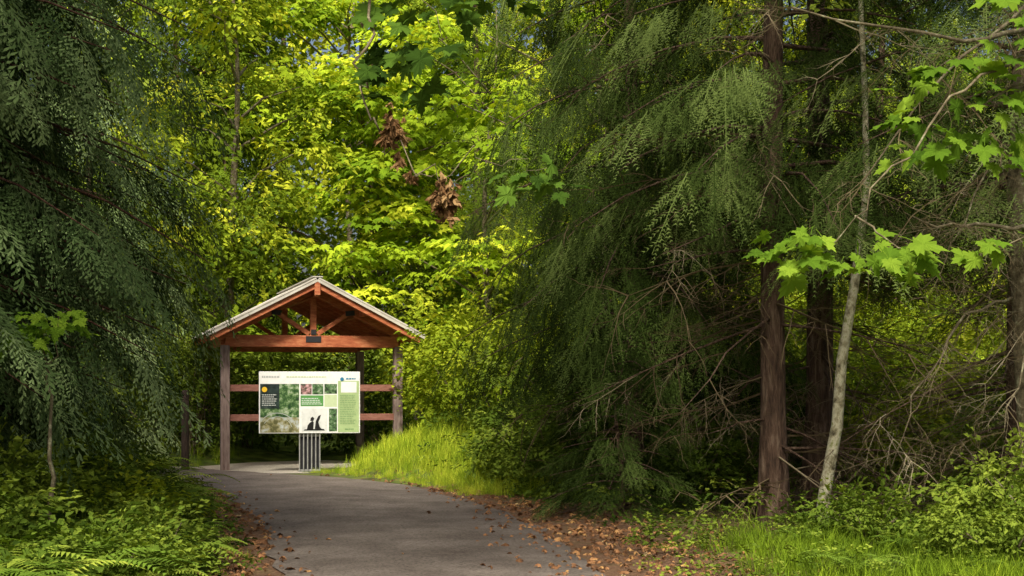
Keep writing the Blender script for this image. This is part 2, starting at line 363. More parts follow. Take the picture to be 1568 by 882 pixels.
# ------------------------------------------------------------------ trees
def trunk_pts(x,y,z0,h,lean=(0,0),wob=.06,n=14):
    ph=U(0,6); return [V((x+lean[0]*t*h+wob*math.sin(ph+t*7)*t*2,y+lean[1]*t*h+wob*math.cos(ph*2+t*6)*t*2,z0-.1+h*t)) for t in[i/n for i in range(n+1)]]
def conifer(name,x,y,h,rt,zc,rmax,nl,per,kind,mat,bark,sc=1.,hang=.4,droop=.25,tint=(.2,.8),dead=0,az=None,zp=1.25,snag=0,low=1.):
    e=empty(name); z0=gh(x,y); tp=trunk_pts(x,y,z0,h); mb=MB()
    n=len(tp)-1
    rad=[rt*(1-.93*i/n)*(1.35 if i==0 else 1) for i in range(n+1)]
    mb.tube(tp,rad,12)
    def ta(z):
        t=max(0,min(.999,(z-z0)/h))*n; i=int(t); return tp[i].lerp(tp[i+1],t-i),rt*(1-.93*t/n)
    pts=Pts(); dp=Pts()
    for i in range(nl):
        f=((i+U(0,1))/nl)**zp; z=zc+(h-zc)*f*.97; Lb=rmax*((1-f)**.75)*U(.6,1.15)*(low+(1-low)*min(1,f*7))+.25
        a=i*2.39996+U(-.3,.3)
        if az: a=az[0]+U(-1,1)*az[1] if R.random()<.7 else a
        c,r=ta(z); d=V((math.cos(a),math.sin(a),0)); sd=V((-d.y,d.x,0)); rise=U(.0,.3)
        def q(s): return c+d*(Lb*s)+V((0,0,Lb*(rise*s-(droop+rise)*s*s*1.1+.08*s**3)))
        mb.tube([q(s) for s in(0,.25,.5,.75,1)],[max(.014,r*.28),max(.012,r*.2),.013*sc,.009*sc,.004],4,cap=False)
        k=max(4,int(per*Lb/rmax)); bt=U(-.3,.27)
        for j in range(k):
            s=.2+.8*(j+U(0,1))/k; lat=U(-1,1)*(.34*Lb*(1.08-s)+.1); p=q(s)+sd*lat+V((0,0,-abs(lat)*.25-U(0,.06)))
            dd=d*(1-hang*.6)+sd*(lat*.9/(.2+abs(lat)))*.7+V((0,0,-hang*U(.5,1.6)))
            up=V((0,0,1-hang*.5))+d*hang*U(.3,1)+V((G(0,.2),G(0,.2),0))
            t=tint[0]+(tint[1]-tint[0])*(-.05+1.0*s*U(.5,1.1))+bt  # darker inward, paler at tips: hollow shade and lit tips put into colour
            pts.add(p,dd,up,sc*U(.65,1.2),t)
        if snag and R.random()<.5: dp.add(q(.3),d+V((0,0,-.2)),(0,0,1),U(.8,1.6),U(.1,.8))
    for i in range(snag):
        z=z0+U(.9,zc+1); c,r=ta(z); a=U(0,6.28); d=V((math.cos(a),math.sin(a),0)); Ls_=U(.8,2.6); dz=U(-.35,.1)
        P=[c+d*(Ls_*s)+V((G(0,.03),G(0,.03),Ls_*(dz*s-.15*s*s))) for s in(0,.25,.5,.75,1)]
        mb.tube(P,[.022,.016,.012,.008,.004],4,cap=False)
        for s in(1,2,3,4): dp.add(P[s],d+V((G(0,.6),G(0,.6),U(-.7,.1))),(0,0,1),U(.35,.9),U(.1,.9))
    mb.obj('trunk_and_limbs',[bark],e,True)
    for i in range(dead):
        z=z0+U(.5,zc+1.2); c,r=ta(z); a=U(0,6.28); d=V((math.cos(a),math.sin(a),U(-.35,.15)))
        dp.add(c+d*r*.7,d,(0,0,1),U(.8,2.2),U(.1,.8))
    dp.build('dead_twigs','twig',M_twig,e)
    pts.build('foliage',kind,mat,e); return e
def broadleaf(name,x,y,h,rt,clumps,kind,mat,bark,per=60,cs=(.9,.9,.28),sc=1.,tint=(.2,.9),hang=.25):
    e=empty(name); z0=gh(x,y); tp=trunk_pts(x,y,z0,h,wob=.12); mb=MB(); n=len(tp)-1
    mb.tube(tp,[rt*(1-.9*i/n) for i in range(n+1)],9); pts=Pts()
    for c in clumps:
        cx,cy,cz=c[:3]; cr=c[3] if len(c)>3 else 1
        zb=max(z0+h*.2,min(z0+h*.93,cz-.45*math.hypot(cx-x,cy-y))); t=(zb-z0)/h*n; i=min(n-1,int(t)); b=tp[i].lerp(tp[i+1],t-i)
        tip=V((cx,cy,cz)); mid=b.lerp(tip,.5)+V((U(-.2,.2),U(-.2,.2),.15))
        mb.tube([b,mid,tip],[rt*.3,rt*.18,.012],5,cap=False)
        bt=U(-.3,.25)
        for k in range(int(per*cr)):
            o=V((G(0,cs[0]*cr*.5),G(0,cs[1]*cr*.5),G(0,cs[2]*cr*.5))); o.z-=.18*(o.x**2+o.y**2)
            az=math.atan2(o.y,o.x)+U(-.8,.8); d=V((math.cos(az),math.sin(az),-hang*U(0,2)))
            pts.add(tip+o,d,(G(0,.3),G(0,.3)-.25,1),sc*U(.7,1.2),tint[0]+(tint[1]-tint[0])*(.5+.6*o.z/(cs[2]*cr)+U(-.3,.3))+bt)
    mb.obj('trunk_and_limbs',[bark],e,True); pts.build('foliage',kind,mat,e); return e
def decid(name,x,y,h,r,zc,nc,kind,mat,per,sc,tint=(.1,.9),cs=(1.1,1.1,.5),hang=.5):
    cl=[]
    for i in range(nc):
        f=U(0,1)**1.1; z=zc+(h-zc)*f; rr=r*math.sqrt(max(.05,1-(f*1.05-.25)**2))*U(.45,1); a=U(0,6.28)
        if R.random()<.4: a=-1.57+U(-1,1)
        cl.append((x+rr*math.cos(a),y+rr*math.sin(a),z,U(.6,1.15)))
    return broadleaf(name,x,y,h*.97,.16,cl,kind,mat,M_limb,per=per,cs=cs,sc=sc,tint=tint,hang=hang)
def shrub(name,x,y,r,h,n,kind,mat,sc=1.,tint=(.1,.9)):
    e=empty(name); z0=gh(x,y); mb=MB(); pts=Pts()
    for i in range(9):
        a=U(0,6.28); q=V((x+math.cos(a)*r*U(.3,.8),y+math.sin(a)*r*U(.3,.8),z0+h*U(.5,.9)))
        b=V((x+G(0,.1),y+G(0,.1),z0-.05)); mb.tube([b,b.lerp(q,.5)+V((0,0,.1*h)),q],[.02,.013,.006],5,cap=False)
    lob=[(U(-.65,.65)*r,U(-.65,.65)*r,U(.25,.9)*h,U(.3,.55)) for _ in range(11)]
    for i in range(int(n*.85)):
        l=R.choice(lob); u=V((G(0,1),G(0,1),G(0,1))).normalized()*(U(.5,1.1)); p=V((l[0]+u.x*l[3]*r,l[1]+u.y*l[3]*r,max(.05,l[2]+u.z*l[3]*h*.5)))
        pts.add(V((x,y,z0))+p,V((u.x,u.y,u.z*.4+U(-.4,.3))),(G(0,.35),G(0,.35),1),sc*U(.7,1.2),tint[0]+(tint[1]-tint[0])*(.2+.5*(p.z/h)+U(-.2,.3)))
    mb.obj('stems',[M_limb],e,True); pts.build('foliage',kind,mat,e)
# left cedars
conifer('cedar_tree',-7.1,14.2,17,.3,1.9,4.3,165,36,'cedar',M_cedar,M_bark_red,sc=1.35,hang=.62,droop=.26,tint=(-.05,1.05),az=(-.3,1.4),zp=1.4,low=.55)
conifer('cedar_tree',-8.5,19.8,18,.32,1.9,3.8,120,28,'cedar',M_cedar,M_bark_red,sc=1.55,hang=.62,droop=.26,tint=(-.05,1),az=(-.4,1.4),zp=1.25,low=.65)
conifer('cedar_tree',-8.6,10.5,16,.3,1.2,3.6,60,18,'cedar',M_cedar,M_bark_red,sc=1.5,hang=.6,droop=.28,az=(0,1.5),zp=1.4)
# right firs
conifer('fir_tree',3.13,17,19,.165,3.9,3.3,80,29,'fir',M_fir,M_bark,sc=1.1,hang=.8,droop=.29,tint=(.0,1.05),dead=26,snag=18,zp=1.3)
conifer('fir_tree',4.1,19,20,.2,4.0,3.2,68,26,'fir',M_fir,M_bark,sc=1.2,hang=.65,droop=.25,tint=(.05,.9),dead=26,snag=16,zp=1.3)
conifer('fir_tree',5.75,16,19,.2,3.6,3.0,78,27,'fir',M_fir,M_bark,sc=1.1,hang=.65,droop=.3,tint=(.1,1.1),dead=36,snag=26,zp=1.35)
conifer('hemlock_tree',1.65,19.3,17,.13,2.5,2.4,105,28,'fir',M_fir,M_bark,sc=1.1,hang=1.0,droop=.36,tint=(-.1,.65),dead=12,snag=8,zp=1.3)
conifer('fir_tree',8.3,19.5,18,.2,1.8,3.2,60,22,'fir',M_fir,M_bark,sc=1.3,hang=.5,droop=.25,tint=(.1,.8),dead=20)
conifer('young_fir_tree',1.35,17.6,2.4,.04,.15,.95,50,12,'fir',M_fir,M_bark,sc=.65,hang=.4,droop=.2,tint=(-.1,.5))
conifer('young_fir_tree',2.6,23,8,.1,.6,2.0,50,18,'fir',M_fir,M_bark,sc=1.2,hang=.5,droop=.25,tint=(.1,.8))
# mid / background conifers
for (x,y,h,r,zc,mt,k,s,tn,nl) in [
 (-10.0,30,16,3.2,1.2,M_cedar,'cedar',2.1,(.2,1.1),95),(-1.0,39.5,15,2.8,2,M_lcon,'fir',2.1,(.0,.8),60),
 (2.4,34,13,2.5,1.2,M_lcon,'fir',1.8,(.0,.7),60),(8.5,33,13,3,1.2,M_lcon,'cedar',2.1,(.1,.9),60),
 (11.5,39,15,3.2,1.5,M_lcon,'fir',2.3,(.2,.9),60),(-8.7,43,18,3.6,2,M_lcon,'cedar',2.6,(.0,.7),80),
 (5.2,47,17,3.4,2,M_lcon,'fir',2.6,(.1,1),60),(15.5,45,13,3.4,1.5,M_lcon,'fir',2.6,(.2,1),50),(-14.5,36,18,3.6,1.2,M_lcon,'cedar',2.4,(.0,.7),80)]:
    conifer('cedar_tree' if k=='cedar' else 'fir_tree',x,y,h,.2,zc,r,nl,16,k,mt,M_bark,sc=s,hang=.55,droop=.28,tint=tn,zp=1.1)
# deciduous background
decid('alder_grove_tree',-7.1,36,14,2.5,3.0,36,'leafy',M_leafy,26,1.9,(.0,.8))
decid('alder_grove_tree',-3.2,48,19,3.6,3.0,40,'leafy',M_leafy,26,2.6,(.1,.95))
decid('alder_grove_tree',1.2,44,17,3.2,3.0,38,'leafy',M_leafy,26,2.4,(.15,1))
decid('alder_grove_tree',5.4,38,13,2.8,2.0,34,'leafy',M_leafy,26,2.0,(.2,1))
decid('alder_grove_tree',-11.8,40,17,3.2,2.0,38,'leafy',M_leafd,26,2.4,(.1,.9))
decid('alder_grove_tree',9.5,45,15,3,2.0,34,'leafy',M_leafy,24,2.3,(.2,1))
# maples
cl=[(-3.6+U(-1.7,1.7)*(1-.05*i*.6),37.6+U(-1.8,.4),3.9+i*.26+U(-.2,.2),U(.7,1.15)) for i in range(25)]
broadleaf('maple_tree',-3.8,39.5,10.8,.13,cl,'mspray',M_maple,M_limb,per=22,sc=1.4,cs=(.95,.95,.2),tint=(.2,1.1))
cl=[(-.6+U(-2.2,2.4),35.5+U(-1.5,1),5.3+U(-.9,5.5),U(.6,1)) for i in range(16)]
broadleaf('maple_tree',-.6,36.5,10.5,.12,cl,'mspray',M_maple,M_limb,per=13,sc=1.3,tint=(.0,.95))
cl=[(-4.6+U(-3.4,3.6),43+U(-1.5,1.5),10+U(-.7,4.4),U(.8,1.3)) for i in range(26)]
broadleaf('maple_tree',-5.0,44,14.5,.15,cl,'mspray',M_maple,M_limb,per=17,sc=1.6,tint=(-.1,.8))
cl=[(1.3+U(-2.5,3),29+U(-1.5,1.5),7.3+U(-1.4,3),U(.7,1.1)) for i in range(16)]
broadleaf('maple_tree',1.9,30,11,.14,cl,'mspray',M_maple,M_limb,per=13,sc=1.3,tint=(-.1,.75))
# distant forest mass
e=empty('distant_forest'); pa=Pts(); pb=Pts(); mb=MB()
for i in range(40):
    x=-38+76*(i+U(0,1))/40; y=U(54,66); h=U(20,25)*(.6 if x>10 else 1); r=U(3,4.4); z0=gh(x,y)
    mb.tube([V((x,y,z0)),V((x,y,z0+h))],[.25,.04],7); P=pa if R.random()<.35 else pb; bt=U(-.15,.3)
    for k in range(280):
        f=R.random()**1.0; rr=r*(1-f)**.4*U(.3,1.05)+.2; a=U(0,6.28); o=V((math.cos(a),math.sin(a),0))
        P.add((x+o.x*rr,y+o.y*rr,z0+.3+h*f),o+V((0,0,-U(.2,1))),V((0,0,1))+o*.4,U(3,4.6),.5+bt+U(-.3,.3))
mb.obj('trunks',[M_bark],e); pa.build('foliage_conifer','cedar',M_lcon,e); pb.build('foliage_broadleaf','leafy',M_leafy,e)
# unseen trees behind / beside the viewpoint, added to shade the trail they overhang
conifer('fir_tree',-8.5,3.5,20,.3,2.5,3.8,40,14,'fir',M_fir,M_bark,sc=2.6,hang=.5)
conifer('fir_tree',5.5,-6,18,.3,3.5,3.6,40,14,'fir',M_fir,M_bark,sc=2.6,hang=.5)
cl=[(U(-5.5,1.0),U(4,14),U(9.2,12.5),U(.9,1.4)) for i in range(18)]
broadleaf('bigleaf_maple_tree',-4.2,8.5,13,.3,cl,'mspray',M_mleaf,M_limb,per=11,sc=2.0,cs=(1.6,1.6,.6))
cl=[(U(1,8.5),U(4,13.0),U(9.2,12.5),U(.9,1.4)) for i in range(16)]
broadleaf('bigleaf_maple_tree',6.2,10.5,13,.3,cl,'mspray',M_mleaf,M_limb,per=10,sc=2.0,cs=(1.6,1.6,.6))
# alder leaning trunk
e=empty('alder_tree'); mb=MB()
A=[(3.36,15.5,-.1),(3.38,15.5,.2),(3.42,15.5,.5),(3.50,15.45,1.2),(3.57,15.4,1.9),(3.68,15.3,2.7),(3.80,15.3,3.7),(3.88,15.6,4.7),(3.92,15.9,6),(3.95,16.2,8.5)]
mb.tube([V(a)+V((G(0,.012),0,0)) for a in A],[.11,.078,.068,.064,.058,.05,.040,.032,.026,.012],10)
mb.obj('trunk',[M_alder],e,True); pts=Pts()
for k in range(90):
    c=V((3.95,16.1,7.6))+V((G(0,.9),G(0,.9),G(0,.7))); pts.add(c,(U(-1,1),U(-1,1),-.3),(0,0,1),U(.8,1.3),U(.2,.9))
pts.build('foliage','leafy',M_leafd,e)
# old maple with lichen covered bare limbs
e=empty('old_maple_tree'); mb=MB()
mb.tube([(5.35,14.2,-.2),(5.2,14.2,1.6),(5.1,14.2,3.6),(5.2,14.1,6.5),(5.5,14,10)],[.22,.17,.15,.13,.06],12)
def limb(P,r0,n=4):
    P=[V(p) for p in P]; Q=[]
    for i in range(len(P)-1):
        for k in range(n): Q.append(P[i].lerp(P[i+1],k/n)+V((G(0,.02),G(0,.03),G(0,.025))))
    Q.append(P[-1]); N_=len(Q); mb.tube(Q,[r0*(1-.85*i/N_) for i in range(N_)],6); return Q
tw=Pts()
for P,r0 in [([(5.1,14.2,4.3),(4.6,12.5,4.75),(3.7,11.6,4.45),(2.2,11.2,4.6)],.035),([(5.1,14.2,4.9),(4.6,12.6,5.0),(3.6,12,4.2),(2.9,11.8,3.3)],.025),
             ([(5.1,14.2,3.1),(4.8,13.2,3.1),(4.1,12.9,3.05),(3.6,12.8,3.15)],.03),([(5.1,14.2,2.4),(4.9,13.4,2.1),(4.5,13,1.2)],.02),([(5.1,14.2,3.8),(4.6,13.3,3.9),(4.0,13,2.9)],.02),
             ([(5.2,14.2,5.4),(4.9,12,5.2),(4.4,11,4.4)],.04),([(5.1,14.2,2.6),(4.5,14.1,2.3),(3.9,13.9,1.5),(3.7,13.9,.8)],.018)]:
    for q in limb(P,r0):
        for k in range(2): tw.add(q,(G(0,1),G(0,.6),G(-.5,.5)),(0,0,1),U(.35,.8),U(.4,1))
mb.obj('trunk_and_limbs',[M_limb],e,True); tw.build('bare_twigs','twig',M_twig,e)
# near vine maple at right
e=empty('vine_maple_tree'); mb=MB()
limb([(3.5,7.4,-.1),(3.4,7.3,1.5),(3.3,7.2,3),(3.2,7.1,4.6)],.05)
limb([(3.32,7.2,3.0),(2.8,7.05,3.25),(2.3,7,3.16),(1.95,7,2.8),(1.72,7,2.45),(1.5,7,2.28)],.011)
limb([(1.72,7,2.45),(1.9,7,2.3),(2.05,7,2.27)],.006)
limb([(3.36,7.25,2.3),(2.8,7.1,2.4),(2.35,7,2.3)],.009)
limb([(2.8,7.05,3.25),(2.4,7.1,3.05),(2.1,7.1,2.9)],.008)
ml=Pts()
def mleaves(P,cx,cy,cz,sx,sz,n,s,t=(.2,.9)):
    for k in range(n):
        a=U(-1,1); P.add((cx+a*sx,cy+G(0,.12),cz+U(-1,1)*sz-.25*sz*abs(a)),(a*.9+G(0,.4),-.3+G(0,.5),-.45+G(0,.3)),(G(0,.4),-.6+G(0,.5),1),s*U(.6,1.15),U(*t))
mleaves(ml,1.62,7,2.28,.38,.10,50,.16,(.3,1)); mleaves(ml,2.25,7.1,3.0,.36,.28,56,.16,(.1,.9)); mleaves(ml,2.42,7,2.3,.16,.07,10,.16); mleaves(ml,2.75,7,3.4,.4,.3,40,.17)
mb.obj('trunk_and_limbs',[M_limb],e,True); ml.build('leaves','mleaf',M_mleaf,e)
# overhanging maple limb with withered leaf bunches
e=empty('bigleaf_maple_tree'); mb=MB()
limb([(-4.6,4.6,-.1),(-4.5,4.6,2.5),(-4.2,4.7,5)],.12)
limb([(-4.25,4.7,4.6),(-2.8,5.3,4.7),(-1.3,5.8,4.3),(-.62,6,3.6)],.03)
limb([(-.62,6,3.6),(-.60,6,3.24),(-.62,6,2.96),(-.60,6,2.8),(-.55,6,2.66),(-.40,6,2.51),(-.30,6,2.45)],.008)
limb([(-.40,6,2.51),(-.2,6,2.55),(.05,6,2.56),(.2,6,2.5)],.003)
limb([(-.9,6,4.0),(-.45,6.1,3.5),(-.3,6.1,3.1)],.007)
ml=Pts(); mleaves(ml,-.40,6.1,3.08,.2,.24,44,.14,(0,.8)); mleaves(ml,.1,6,2.5,.15,.06,14,.12,(.2,1)); mleaves(ml,-.9,5.9,4.0,.7,.35,60,.16,(0,.5)); mleaves(ml,-.25,6.2,3.35,.45,.12,24,.14,(0,.8))
dl=Pts()
for cx,cz,n,sx,sz in((-.505,2.71,50,.035,.065),(-.29,2.42,90,.045,.075),(-.425,2.50,8,.012,.02),(-.48,2.58,8,.012,.025)):
    for k in range(n): dl.add((cx+G(0,sx*.5),6+G(0,.025),cz+G(0,sz*.55)),(G(0,.6),G(0,.6),-1+G(0,.3)),(G(0,1),G(0,1),.3),U(.03,.065),U(.0,1))
mb.obj('trunk_and_limbs',[M_limb],e,True); ml.build('leaves','mleaf',M_mdark,e); dl.build('withered_leaves','curl',M_dead,e)
# sapling at left
e=empty('sapling'); mb=MB()
limb([(-3.95,12.3,-.1),(-3.98,12.3,.8),(-4.0,12.3,1.5),(-4.05,12.3,2.1)],.028)
limb([(-4.0,12.3,1.7),(-3.9,12.2,2.1),(-3.8,12.1,2.25)],.008)
ml=Pts(); mleaves(ml,-3.95,12.2,2.2,.28,.1,26,.17,(.3,1)); mleaves(ml,-4.3,12.2,2.0,.3,.12,24,.16,(.2,.8))
mb.obj('stem',[M_limb],e,True); ml.build('leaves','mleaf',M_mleaf,e)
# ------------------------------------------------------------------ shrubs
for (x,y,r,h,n,mt,s,tn) in [
 (0.0,26.5,1.5,2.0,380,M_leafy,1.3,(.0,.75)),(-1.0,28.2,1.1,1.6,260,M_leafy,1.3,(.1,.9)),(1.2,24,1.5,2.1,420,M_leafd,1.2,(.1,.8)),(.4,22.3,1.1,1.2,330,M_leafd,1.1,(.2,1)),
 (2.6,23.5,1.6,2.4,440,M_leafd,1.2,(.0,.7)),(1.6,20.2,1.1,1.4,360,M_leafd,1.,(.0,.6)),(2.4,19,.9,1.0,260,M_leafd,1.,(.0,.6)),(4.6,24,1.8,2.2,420,M_leafd,1.4,(.2,.9)),(7,23,2,2.0,420,M_leafy,1.4,(.1,.8)),
 (5.0,13.2,.9,.95,330,M_leafd,.8,(.3,1)),(4.3,12.3,.6,.55,220,M_leafd,.7,(.3,1)),(3.4,13.6,.6,.4,160,M_leafd,.7,(.2,.8)),(6.3,17.5,1.2,1.2,300,M_leafd,1,(.2,.9)),(10,20,2,2,300,M_leafd,1.4,(.2,.9)),
 (-9.0,24.3,1.5,2.0,380,M_leafd,1.3,(.3,1)),(-9,28.5,1.8,2.4,440,M_leafd,1.5,(.3,1)),(-6.3,34,1.6,2.4,440,M_leafd,1.5,(.3,1)),(-3.6,34.5,1.8,2.5,480,M_leafd,1.5,(.2,.9)),(-.9,32.5,1.7,2.4,440,M_leafy,1.5,(.1,.8)),(-8.2,34,1.8,2.6,420,M_leafd,1.5,(.4,1)),
 (-6.75,30.3,.55,2.6,260,M_leafd,1.1,(.2,.9)),(-7.6,31,.9,2.4,260,M_leafd,1.2,(.2,.9)),
 (-12,30,2,2.4,300,M_leafd,1.6,(.3,1)),(3,28,2,2.4,420,M_leafy,1.5,(.0,.8)),(6,28,2.2,2.6,420,M_leafy,1.6,(.0,.8)),(10,27,2.4,2.6,400,M_leafy,1.6,(.1,.9)),
 (-7.2,20.3,1.3,1.3,360,M_leafd,1.1,(.2,.9)),(-6.1,16.6,1.1,1.0,330,M_leafd,1.,(.2,1)),(-5.0,12.8,.9,.8,300,M_leafd,.9,(.2,1)),(-5.5,10.5,1.2,.9,300,M_leafd,.9,(.1,.9)),(-2.9,10.4,.5,.5,180,M_leafd,.7,(.2,.8)),(-3.2,12.6,.45,.55,190,M_leafd,.7,(.2,1)),(-4.0,15.5,.5,.5,180,M_leafy,.8,(.2,.9))]:
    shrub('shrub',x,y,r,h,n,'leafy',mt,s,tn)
# undergrowth
ug=Pts();fn=Pts();gr=Pts();gr2=Pts();ug2=Pts()
for i in range(4600):
    x=U(-11,-1.4); y=U(7,27); d,s=pathd(x,y)
    if d<.4+.2*math.sin(y*3) or s>0: continue
    z=gh(x,y,d); H=min(.75,.06+.32*d); pt=.3*math.sin(x*2.3+y)*math.sin(y*1.4-x)
    a=U(0,6.28); hh=U(.05,1)*H
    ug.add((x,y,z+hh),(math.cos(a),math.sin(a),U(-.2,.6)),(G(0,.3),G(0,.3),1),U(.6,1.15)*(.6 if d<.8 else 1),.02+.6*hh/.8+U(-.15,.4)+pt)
for i in range(560):
    x=U(-9,-1.8); y=U(8,25); d,s=pathd(x,y)
    if d<.7 or s>0: continue
    fn.add((x,y,gh(x,y,d)+.12),(math.cos(i),math.sin(i),0),(G(0,.1),G(0,.1),1),U(.7,1.3),U(.1,1))
for i in range(30):
    x=U(2.6,7); y=U(11.5,15.5); fn.add((x,y,gh(x,y)+.05),(math.cos(i),math.sin(i),0),(G(0,.1),G(0,.1),1),U(.5,.9),U(.1,.7))
for i in range(4800):
    x=U(-5.4,1.2); y=U(21,28.2); d,s=pathd(x,y)
    if s<0 or d<.05 : continue
    if x<-2.9 and y>26.7: continue
    a=U(0,6.28); gr.add((x,y,gh(x,y,d)-.02),(math.cos(a),math.sin(a),0),(0,0,1),U(.3,1)*min(1,.3+d*.7),U(.4,1))
for i in range(8500):
    x=U(.8,9); y=U(8,15.2); d,s=pathd(x,y)
    if s<0 or d<1.0+.5*math.sin(y*2): continue
    patch=.5+.5*math.sin(x*2.1+1.3*math.sin(y*1.7))*math.cos(y*1.9-x*.6)
    dens=sm(1.0,2.1,d)*(1-sm(13.6,15.2,y))*(.25+.9*patch)
    if R.random()>dens: continue
    a=U(0,6.28); gr2.add((x,y,gh(x,y,d)-.02),(math.cos(a),math.sin(a),0),(G(0,.25),G(0,.25),1),U(.3,.65)+.35*patch*R.random(),U(.0,.35)+.2*patch)
for i in range(1500):
    x=U(-10,-1.6); y=U(7,31); d,s=pathd(x,y)
    if s>0 and y<27 or d<.2 or (x>-6 and 26.5<y<31): continue
    a=U(0,6.28); gr.add((x,y,gh(x,y,d)-.02),(math.cos(a),math.sin(a),0),(0,0,1),U(.4,1.2)*min(1,.2+d*.6),U(.1,.8))
for i in range(2400):
    x=U(-1.5,10); y=U(14,27); d,s=pathd(x,y)
    if s<0 or d<.9: continue
    if x>1.5 and R.random()<.6: continue
    a=U(0,6.28); ug2.add((x,y,gh(x,y,d)+U(.02,.4)*min(1,d*.5)),(math.cos(a),math.sin(a),U(-.2,.5)),(G(0,.3),G(0,.3),1),U(.6,1.1),U(.1,.8))
for i in range(300):
    x=U(1.2,5.5); y=U(10,15); d,s=pathd(x,y); a=U(0,6.28)
    if d>.5: ug2.add((x,y,gh(x,y,d)+U(.02,.25)),(math.cos(a),math.sin(a),.3),(0,0,1),U(.3,.7),U(.2,1))
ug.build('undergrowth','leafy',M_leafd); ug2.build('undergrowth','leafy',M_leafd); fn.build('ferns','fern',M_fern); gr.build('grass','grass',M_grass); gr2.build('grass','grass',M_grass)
# leaf litter
lt=Pts()
for i in range(21000):
    y=U(6,26); x=U(-5.5,4.5); d,s=pathd(x,y)
    if s>0: dens=math.exp(-((d-.4)/.5)**2) if y>17 else math.exp(-((d-.7)/.85)**2)
    else: dens=math.exp(-((d-.25)/.36)**2)
    dens=max(dens,.005 if d<-.3 else .0)
    if y>22: dens*=.4
    if R.random()>dens: continue
    z=max(gh(x,y,d),0)+.012 if d>0 else .03+.02*(min(1,-d))
    lt.flat((x,y,z+U(0,.02)),U(0,6.28),U(.025,.085) if R.random()<.93 else U(.1,.14),U(0,1)**1.4,.4)
lt.build('fallen_leaves','dead',M_litter)
# ------------------------------------------------------------------ shelter (kiosk)
e=empty('trail_shelter')
yaw=math.radians(17)
Lf=V((-5.57,27.6,0)); rv=V((math.cos(yaw),math.sin(yaw),0)); W=3.42; D=4.0
e.location=Lf+rv*(W/2); e.rotation_euler=(0,0,yaw)
hw=W/2; AP=3.70; EU=2.06; EZ=2.64; sl=(AP-EZ)/EU
mb=MB()
for u in(-hw,hw):
    for v in(0,D): mb.box((u,v,1.1),(.17,.17,2.66))
mb.obj('posts',[M_post],e,bevel=.008)
mb=MB()
z0=lambda u: AP-.17-sl*abs(u)
for v in(0,D):
    mb.box((0,v-.0,2.52),(W+.0,.16,.23))
    for s in(-1,1):
        mb.beam((s*.05,v-.003,z0(.05)),(s*(EU-.2),v-.003,z0(EU-.2)),.13,.15)
        mb.beam((s*.08,v-.02,2.66),(s*.74,v-.02,z0(.74)-.05),.09,.085)
    mb.box((0,v-.006,3.0),(.12,.14,.75))
for u in(-hw,hw): 
    mb.box((u,D/2,2.545),(.14,D-.17,.2))
mb.beam((0,-.45,AP-.2),(0,D+.45,AP-.2),.1,.24)
for s in(-1,1):
    for uu in(.95,):
        mb.beam((s*uu,-.42,AP-.13-sl*uu),(s*uu,D+.42,AP-.13-sl*uu),.08,.14)
mb.obj('trusses',[M_wood],e,bevel=.006)
mb=MB()
for v in[-.46+i*(D+.92)/8 for i in range(9)]:
    for s in(-1,1): mb.beam((s*.03,v,AP-.10),(s*(EU-.02),v,AP-.10-sl*(EU-.05)),.05,.14)
for s in(-1,1):
    mb.beam((s*.02,-.52,AP-.09),(s*EU,-.52,AP-.09-sl*(EU-.02)),.045,.14)
    mb.beam((s*.02,D+.52,AP-.09),(s*EU,D+.52,AP-.09-sl*(EU-.02)),.045,.14)
mb.obj('rafters_and_bargeboards',[M_wood],e,bevel=.004)
mb=MB()
for s in(-1,1): mb.beam((s*.01,D/2,AP-.012),(s*EU,D/2,AP-.012-sl*EU),D+1.08,.018)
mb.obj('ceiling_boards',[M_wood2],e)
mb=MB(); nr=40
for s in(-1,1):
    for i in range(nr):
        v0=-.6+(D+1.2)*i/nr; v1=-.6+(D+1.2)*(i+1)/nr; c=(v0+v1)/2
        for(a,b_,za,zb)in((v0,c-.03,0,0),(c-.03,c,0,.022),(c,c+.03,.022,0),(c+.03,v1,0,0)):
            mb.face([(0,a,AP+.03+za),(0,b_,AP+.03+zb),(s*(EU+.08),b_,AP+.03+zb-sl*(EU+.08)),(s*(EU+.08),a,AP+.03+za-sl*(EU+.08))])
    mb.beam((s*.01,-.575,AP+.005),(s*(EU+.08),-.575,AP+.005-sl*(EU+.07)),.03,.09)
    mb.beam((s*.01,D+.575,AP+.005),(s*(EU+.08),D+.575,AP+.005-sl*(EU+.07)),.03,.07)
mb.beam((0,-.6,AP+.055),(0,D+.6,AP+.055),.2,.02)
mb.obj('metal_roof',[M_roof],e)
mb=MB()
mb.box((0,0,1.60),(W-.17,.05,.13)); mb.box((0,0,1.02),(W-.17,.05,.13))
mb.obj('rails',[noisemat('rail_timber',[(.3,(.18,.07,.05)),(.7,(.34,.16,.12))],scale=6,vscale=(1,4,4))],e,bevel=.005)
mb=MB()
mb.box((0,-.085,2.56),(.30,.012,.12)); mb.box((0,-.09,2.70),(.10,.012,.10))
for s in(-1,1):
    mb.beam((s*.64,-.08,z0(.64)-.13),(s*.82,-.08,z0(.82)-.02),.012,.10)
mb.obj('steel_plates',[M_iron],e)
mb=MB(); mb.box((0,-.56,AP-.16),(.11,.05,.28)); mb.obj('apex_block',[M_wood],e,bevel=.006)
